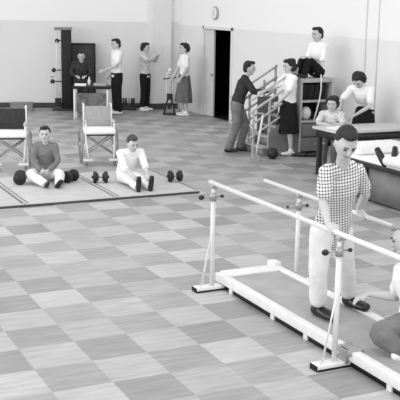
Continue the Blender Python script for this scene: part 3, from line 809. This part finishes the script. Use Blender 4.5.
# cane standing in front of the steps
a = G(256, 160); 
t = thing('walking_cane', 'white four-footed walking cane standing in front of the practice steps', 'cane', a, FACE)
bm = bmesh.new(); tube(bm, [(0, 0, .10), (.05, 0, .45), (.10, 0, .80)], .018, 10); finish('shaft', bm, MAT['white_wood'], t)
bm = bmesh.new(); tube(bm, [(.14, 0, .80), (.10, 0, .82), (.0, 0, .82)], .016, 8); finish('handle', bm, MAT['rubber'], t)
for sx, sy in ((-1, -1), (1, -1), (-1, 1), (1, 1)):
    bm = bmesh.new(); tube(bm, [(0, 0, .12), (sx*.09, sy*.09, .005)], .010, 8); finish('leg', bm, MAT['steel_mid'], t)
p = G(272.5, 159)
bm = bmesh.new(); ellipsoid(bm, (0, 0, .10), (.10, .10, .10), None, 24, 16); 
tag(finish('medicine_ball', bm, MAT['iron'], None, p), 'black medicine ball on the floor between the cane and the woman in the black skirt', 'ball')
# shoes on the floor beside the shelf unit
for (px, lab) in ((302, 'left one of the dark shoes on the floor in front of the shelf unit'), (315, 'right one of the dark shoes on the floor in front of the shelf unit')):
    bm = bmesh.new(); loft(bm, [(-.05, 0, .045), (.03, 0, .045), (.11, 0, .035), (.17, 0, .03)], [.036, .038, .044, .036], [.042, .042, .030, .026], side=V((0, 1, 0)), seg=12)
    tag(finish('shoe', bm, MAT['shoe_black'], None, G(px, 157), True, FACE+2.9), lab, 'shoe', 'shoes by the shelf unit')

# ------------------------------------------------------------------ long table and treatment table
t = thing('long_table', 'long wooden table with a grey top standing against the right wall', 'table', (8.22, 12.2, 0)); off = V((8.22, 12.2, 0))
bm = bmesh.new(); box(bm, 8.18, 9.97, 12.18, 12.92, .745, .785, .006); W('tabletop', bm, MAT['table_top'], t, off)
bm = bmesh.new(); box(bm, 8.24, 9.93, 12.215, 12.24, .62, .745); box(bm, 8.24, 9.93, 12.86, 12.885, .62, .745); box(bm, 8.24, 8.265, 12.215, 12.88, .62, .745); W('apron', bm, MAT['dark_wood'], t, off)
for x in (8.28, 8.84, 9.50):
    for y in (12.26, 12.84):
        if x == 8.84 and y > 12.5: continue
        bm = bmesh.new(); box(bm, x-.035, x+.035, y-.035, y+.035, 0, .745, .005); W('leg', bm, MAT['dark_wood'], t, off)
PX0, PX1, PY0, PY1 = 7.75, 8.72, 9.55, 11.5
t = thing('treatment_table', 'low treatment table with grey panel sides and a dark edge at the right', 'table', (PX0, PY0, 0)); off = V((PX0, PY0, 0))
bm = bmesh.new(); box(bm, PX0, PX1, PY0, PY1, .49, .55, .006); W('tabletop', bm, MAT['dark_wood'], t, off)
bm = bmesh.new(); box(bm, PX0+.05, PX0+.08, PY0+.06, PY1-.06, .03, .49); W('side_panel', bm, MAT['panel_grey'], t, off)
bm = bmesh.new(); box(bm, PX1-.08, PX1-.05, PY0+.06, PY1-.06, .03, .49); W('side_panel', bm, MAT['panel_grey'], t, off)
bm = bmesh.new(); box(bm, PX0+.08, PX1-.08, PY0+.06, PY0+.09, .03, .49); W('end_panel', bm, MAT['panel_grey'], t, off)
bm = bmesh.new(); box(bm, PX0+.08, PX1-.08, PY1-.09, PY1-.06, .03, .49); W('end_panel', bm, MAT['panel_grey'], t, off)
for x in (PX0+.04, PX1-.04):
    for y in (PY0+.04, 10.84, PY1-.04):
        bm = bmesh.new(); box(bm, x-.035, x+.035, y-.035, y+.035, 0, .49, .005); W('leg', bm, MAT['dark_wood'], t, off)
bm = bmesh.new(); box(bm, PX0+.03, PX1-.03, PY0+.03, PY1-.03, .5505, .585, .012)
tag(W('bed_sheet', bm, MAT['sheet'], None, V((0, 0, 0))), 'white sheet spread over the low treatment table at the right edge', 'sheet')
bm = bmesh.new(); box(bm, -.38, .38, -.13, .13, 0, .17, .04)
tag(finish('folded_blanket', bm, MAT['sheet'], None, (8.27, 11.32, .586)), 'folded white blanket at the far end of the low treatment table', 'blanket')
lp = G(389, 161, .585+.07); 
lp = V((min(8.35, lp.x), min(lp.y, 10.9), .60))
person('patient lying on the treatment table with black shoes pointing toward the long table', lp, math.radians(180), dict(
    pel=(0, .92, .12), waist=(0, 1.07, .12), chest=(0, 1.26, .13), neck=(0, 1.42, .13), head=(0, 1.54, .12),
    shR=(-.18, 1.37, .12), shL=(.18, 1.37, .12), elR=(-.24, 1.12, .09), elL=(.24, 1.12, .09), wrR=(-.22, .88, .07), wrL=(.22, .88, .07),
    hipR=(-.09, .88, .11), hipL=(.09, .88, .11), knR=(-.11, .47, .10), knL=(.11, .47, .10), anR=(-.09, .06, .085), anL=(.12, .06, .085)),
    top='white_cloth', bottom='cream_cloth', toeR=(-.35, -.45, .8), toeL=(.2, -.5, .8), look=(0, 0, 1), headup=(0, 1, 0), handR=(0, -1, 0), handL=(0, -1, 0), shoe='shoe_black', hem=.9, curl=.2, scale=.93, shoek=1.2)
# chair, seated woman, standing woman
cp = PY(331, 140, 13.22); cp.z = 0
t = thing('wooden_chair', 'dark wooden chair under the curly-haired woman behind the long table', 'chair', cp, face(-10))
bm = bmesh.new(); box(bm, -.20, .20, -.20, .20, .41, .45, .01); finish('seat', bm, MAT['dark_wood'], t)
bm = bmesh.new(); box(bm, -.19, .19, .18, .205, .62, .82, .008); finish('backrest', bm, MAT['dark_wood'], t)
for sx, sy in ((-1, -1), (1, -1), (-1, 1), (1, 1)):
    bm = bmesh.new(); box(bm, sx*.18-.017, sx*.18+.017, sy*.18-.017, sy*.18+.017, 0, .41 if sy < 0 else .82, .004); finish('leg', bm, MAT['dark_wood'], t)
person('curly-haired woman in a pale printed blouse seated at the long table', cp, face(-12), scale=.95, J=dict(
    pel=(0, .02, .56), waist=(0, .0, .70), chest=(0, -.05, .87), neck=(0, -.09, 1.03), head=(0, -.13, 1.16),
    shR=(-.165, -.06, .97), shL=(.165, -.06, .97), elR=(-.22, -.26, .83), elL=(.20, -.28, .83), wrR=(-.04, -.42, .835), wrL=(.06, -.40, .835),
    hipR=(-.09, 0, .54), hipL=(.09, 0, .54), knR=(-.10, -.38, .50), knL=(.10, -.38, .50), anR=(-.10, -.34, .09), anL=(.10, -.34, .09)),
    top='stripe_cloth', bottom='grey_cloth', haircut='curly', hairm='hair', build=.93, palmR=(0, 0, -1), palmL=(0, 0, -1), curl=.3, look=(-.1, -1, -.15))
person('woman with dark hair in a white blouse bending over the long table', (lambda q: V((q.x, q.y, 0)))(PY(362, 140, 13.40)), face(-30), dict(
    pel=(0, .06, .93), waist=(0, .02, 1.07), chest=(0, -.10, 1.22), neck=(0, -.20, 1.36), head=(0, -.30, 1.46),
    shR=(-.175, -.16, 1.31), shL=(.175, -.16, 1.31), elR=(-.28, -.36, 1.10), elL=(.20, -.26, 1.04), wrR=(-.24, -.54, .92), wrL=(.02, -.44, .90),
    hipR=(-.09, .05, .90), hipL=(.09, .05, .90)),
    top='white_cloth', bottom='black_cloth', haircut='bob', skirt=(.50, .04), look=(-.1, -.8, -.75), build=.93, shoe='shoe_white', palmR=(0, 0, -1), palmL=(0, 0, -1))
bm = bmesh.new(); box(bm, -.15, .30, -.14, .14, 0, .012, .003)
tag(finish('paper_sheet', bm, MAT['paper'], None, (8.42, 12.52, .786), False, .3), 'white paper lying on the left end of the long table', 'paper')

# ------------------------------------------------------------------ foreground patient in the bars
def nearJ(**k): return {a: tuple(v) for a, v in k.items()}
base = V((4.35, 6.30, .118))
def Q(px, py, y): return PY(px, py, y) - base
patient = person('young man in a checked shirt and pale trousers walking between the parallel bars', base, 0, nearJ(
    pel=Q(332, 225, 6.48), waist=Q(336, 207, 6.40), chest=Q(340, 186, 6.24), neck=Q(343, 162, 6.12), head=Q(346, 143.5, 6.01),
    shR=Q(327, 172, 6.14), shL=Q(357, 171, 6.22), elR=Q(323, 202, 6.12), elL=Q(366, 194, 6.42),
    wrR=V((3.93, 5.93, 1.095))-base, wrL=V((4.765, 6.72, .975))-base,
    hipR=Q(322, 232, 6.46), hipL=Q(341, 231, 6.50), knR=Q(318, 270, 6.44), knL=Q(346, 266, 6.56), anR=G(318, 306, .21)-base, anL=G(349, 297, .21)-base),
    top='plaid', bottom='cream_cloth', sleeve='short', look=(-.28, -1, -.62), headup=(0, -.3, 1), voxel=.008, build=1.0, untuck=.10,
    handR=(.02, -1, -.25), handL=(.02, -1, -.35), palmR=(.2, 0, -1), palmL=(-.2, 0, -1), curl=.9, toeR=(.12, -1, 0), toeL=(.15, -1, 0), shoe='shoe_black', hem=.86, shoek=1.2, collar=.6, headk=1.09)

# ------------------------------------------------------------------ therapist at the right edge
base2 = V((4.62, 5.55, .118))
def Q2(px, py, y): return PY(px, py, y) - base2
person('person in a white shirt and grey trousers crouching on the walkway at the right edge', base2, 0, nearJ(
    pel=Q2(421, 318, 5.52), waist=Q2(419, 300, 5.54), chest=Q2(414, 278, 5.60), neck=Q2(409, 256, 5.66), head=Q2(405, 240, 5.70),
    shR=Q2(402, 270, 5.74), shL=Q2(432, 272, 5.52), elR=Q2(396, 297, 5.90), elL=Q2(440, 300, 5.62), wrR=Q2(369, 294, 6.10), wrL=Q2(425, 318, 5.75),
    hipR=Q2(414, 322, 5.56), hipL=Q2(428, 326, 5.46), knR=Q2(376, 333, 5.62), knL=Q2(420, 350, 5.22), anR=Q2(402, 350, 5.45), anL=Q2(440, 355, 5.3)),
    top='white_cloth', bottom='grey_cloth', sleeve='short', look=(-.8, .45, -.2), voxel=.009, handR=(-.9, .3, -.35), palmR=(0, 0, -1), curl=.35,
    toeR=(.7, -.5, 0), toeL=(.7, -.5, 0), haircut='short', shoe='shoe_white', hairm='hair_fair')

# ------------------------------------------------------------------ light: tall windows on the left side of the hall, added fill from behind and above
def area(name, loc, rot, sx, sy, power):
    l = bpy.data.lights.new(name, 'AREA'); l.shape = 'RECTANGLE'; l.size = sx; l.size_y = sy; l.energy = power
    o = bpy.data.objects.new(name, l); C.objects.link(o); o.location = loc; o.rotation_euler = rot
    return o
area('window_daylight', (-5.5, 13, 3.4), (0, math.radians(-82), 0), 4.0, 18, 900)
area('rear_fill_light', (3, -5, 4.0), (math.radians(68), 0, 0), 12, 4, 560)  # added fill light behind the camera, no window known there
for y in (5, 11, 17):
    area('overhead_soft_light', (3.5, y, 5.0), (0, 0, 0), 5, 1.2, 90)  # unseen area lights added overhead for softness, no fixtures known
w = bpy.data.worlds.new('hall_light'); bpy.context.scene.world = w; w.use_nodes = True
bg = w.node_tree.nodes['Background']; bg.inputs['Color'].default_value = (1, 1, 1, 1); bg.inputs['Strength'].default_value = .80
vs = bpy.context.scene.view_settings
vs.view_transform = 'Standard'; vs.look = 'None'; vs.exposure = 0; vs.gamma = 1; vs.use_curve_mapping = False
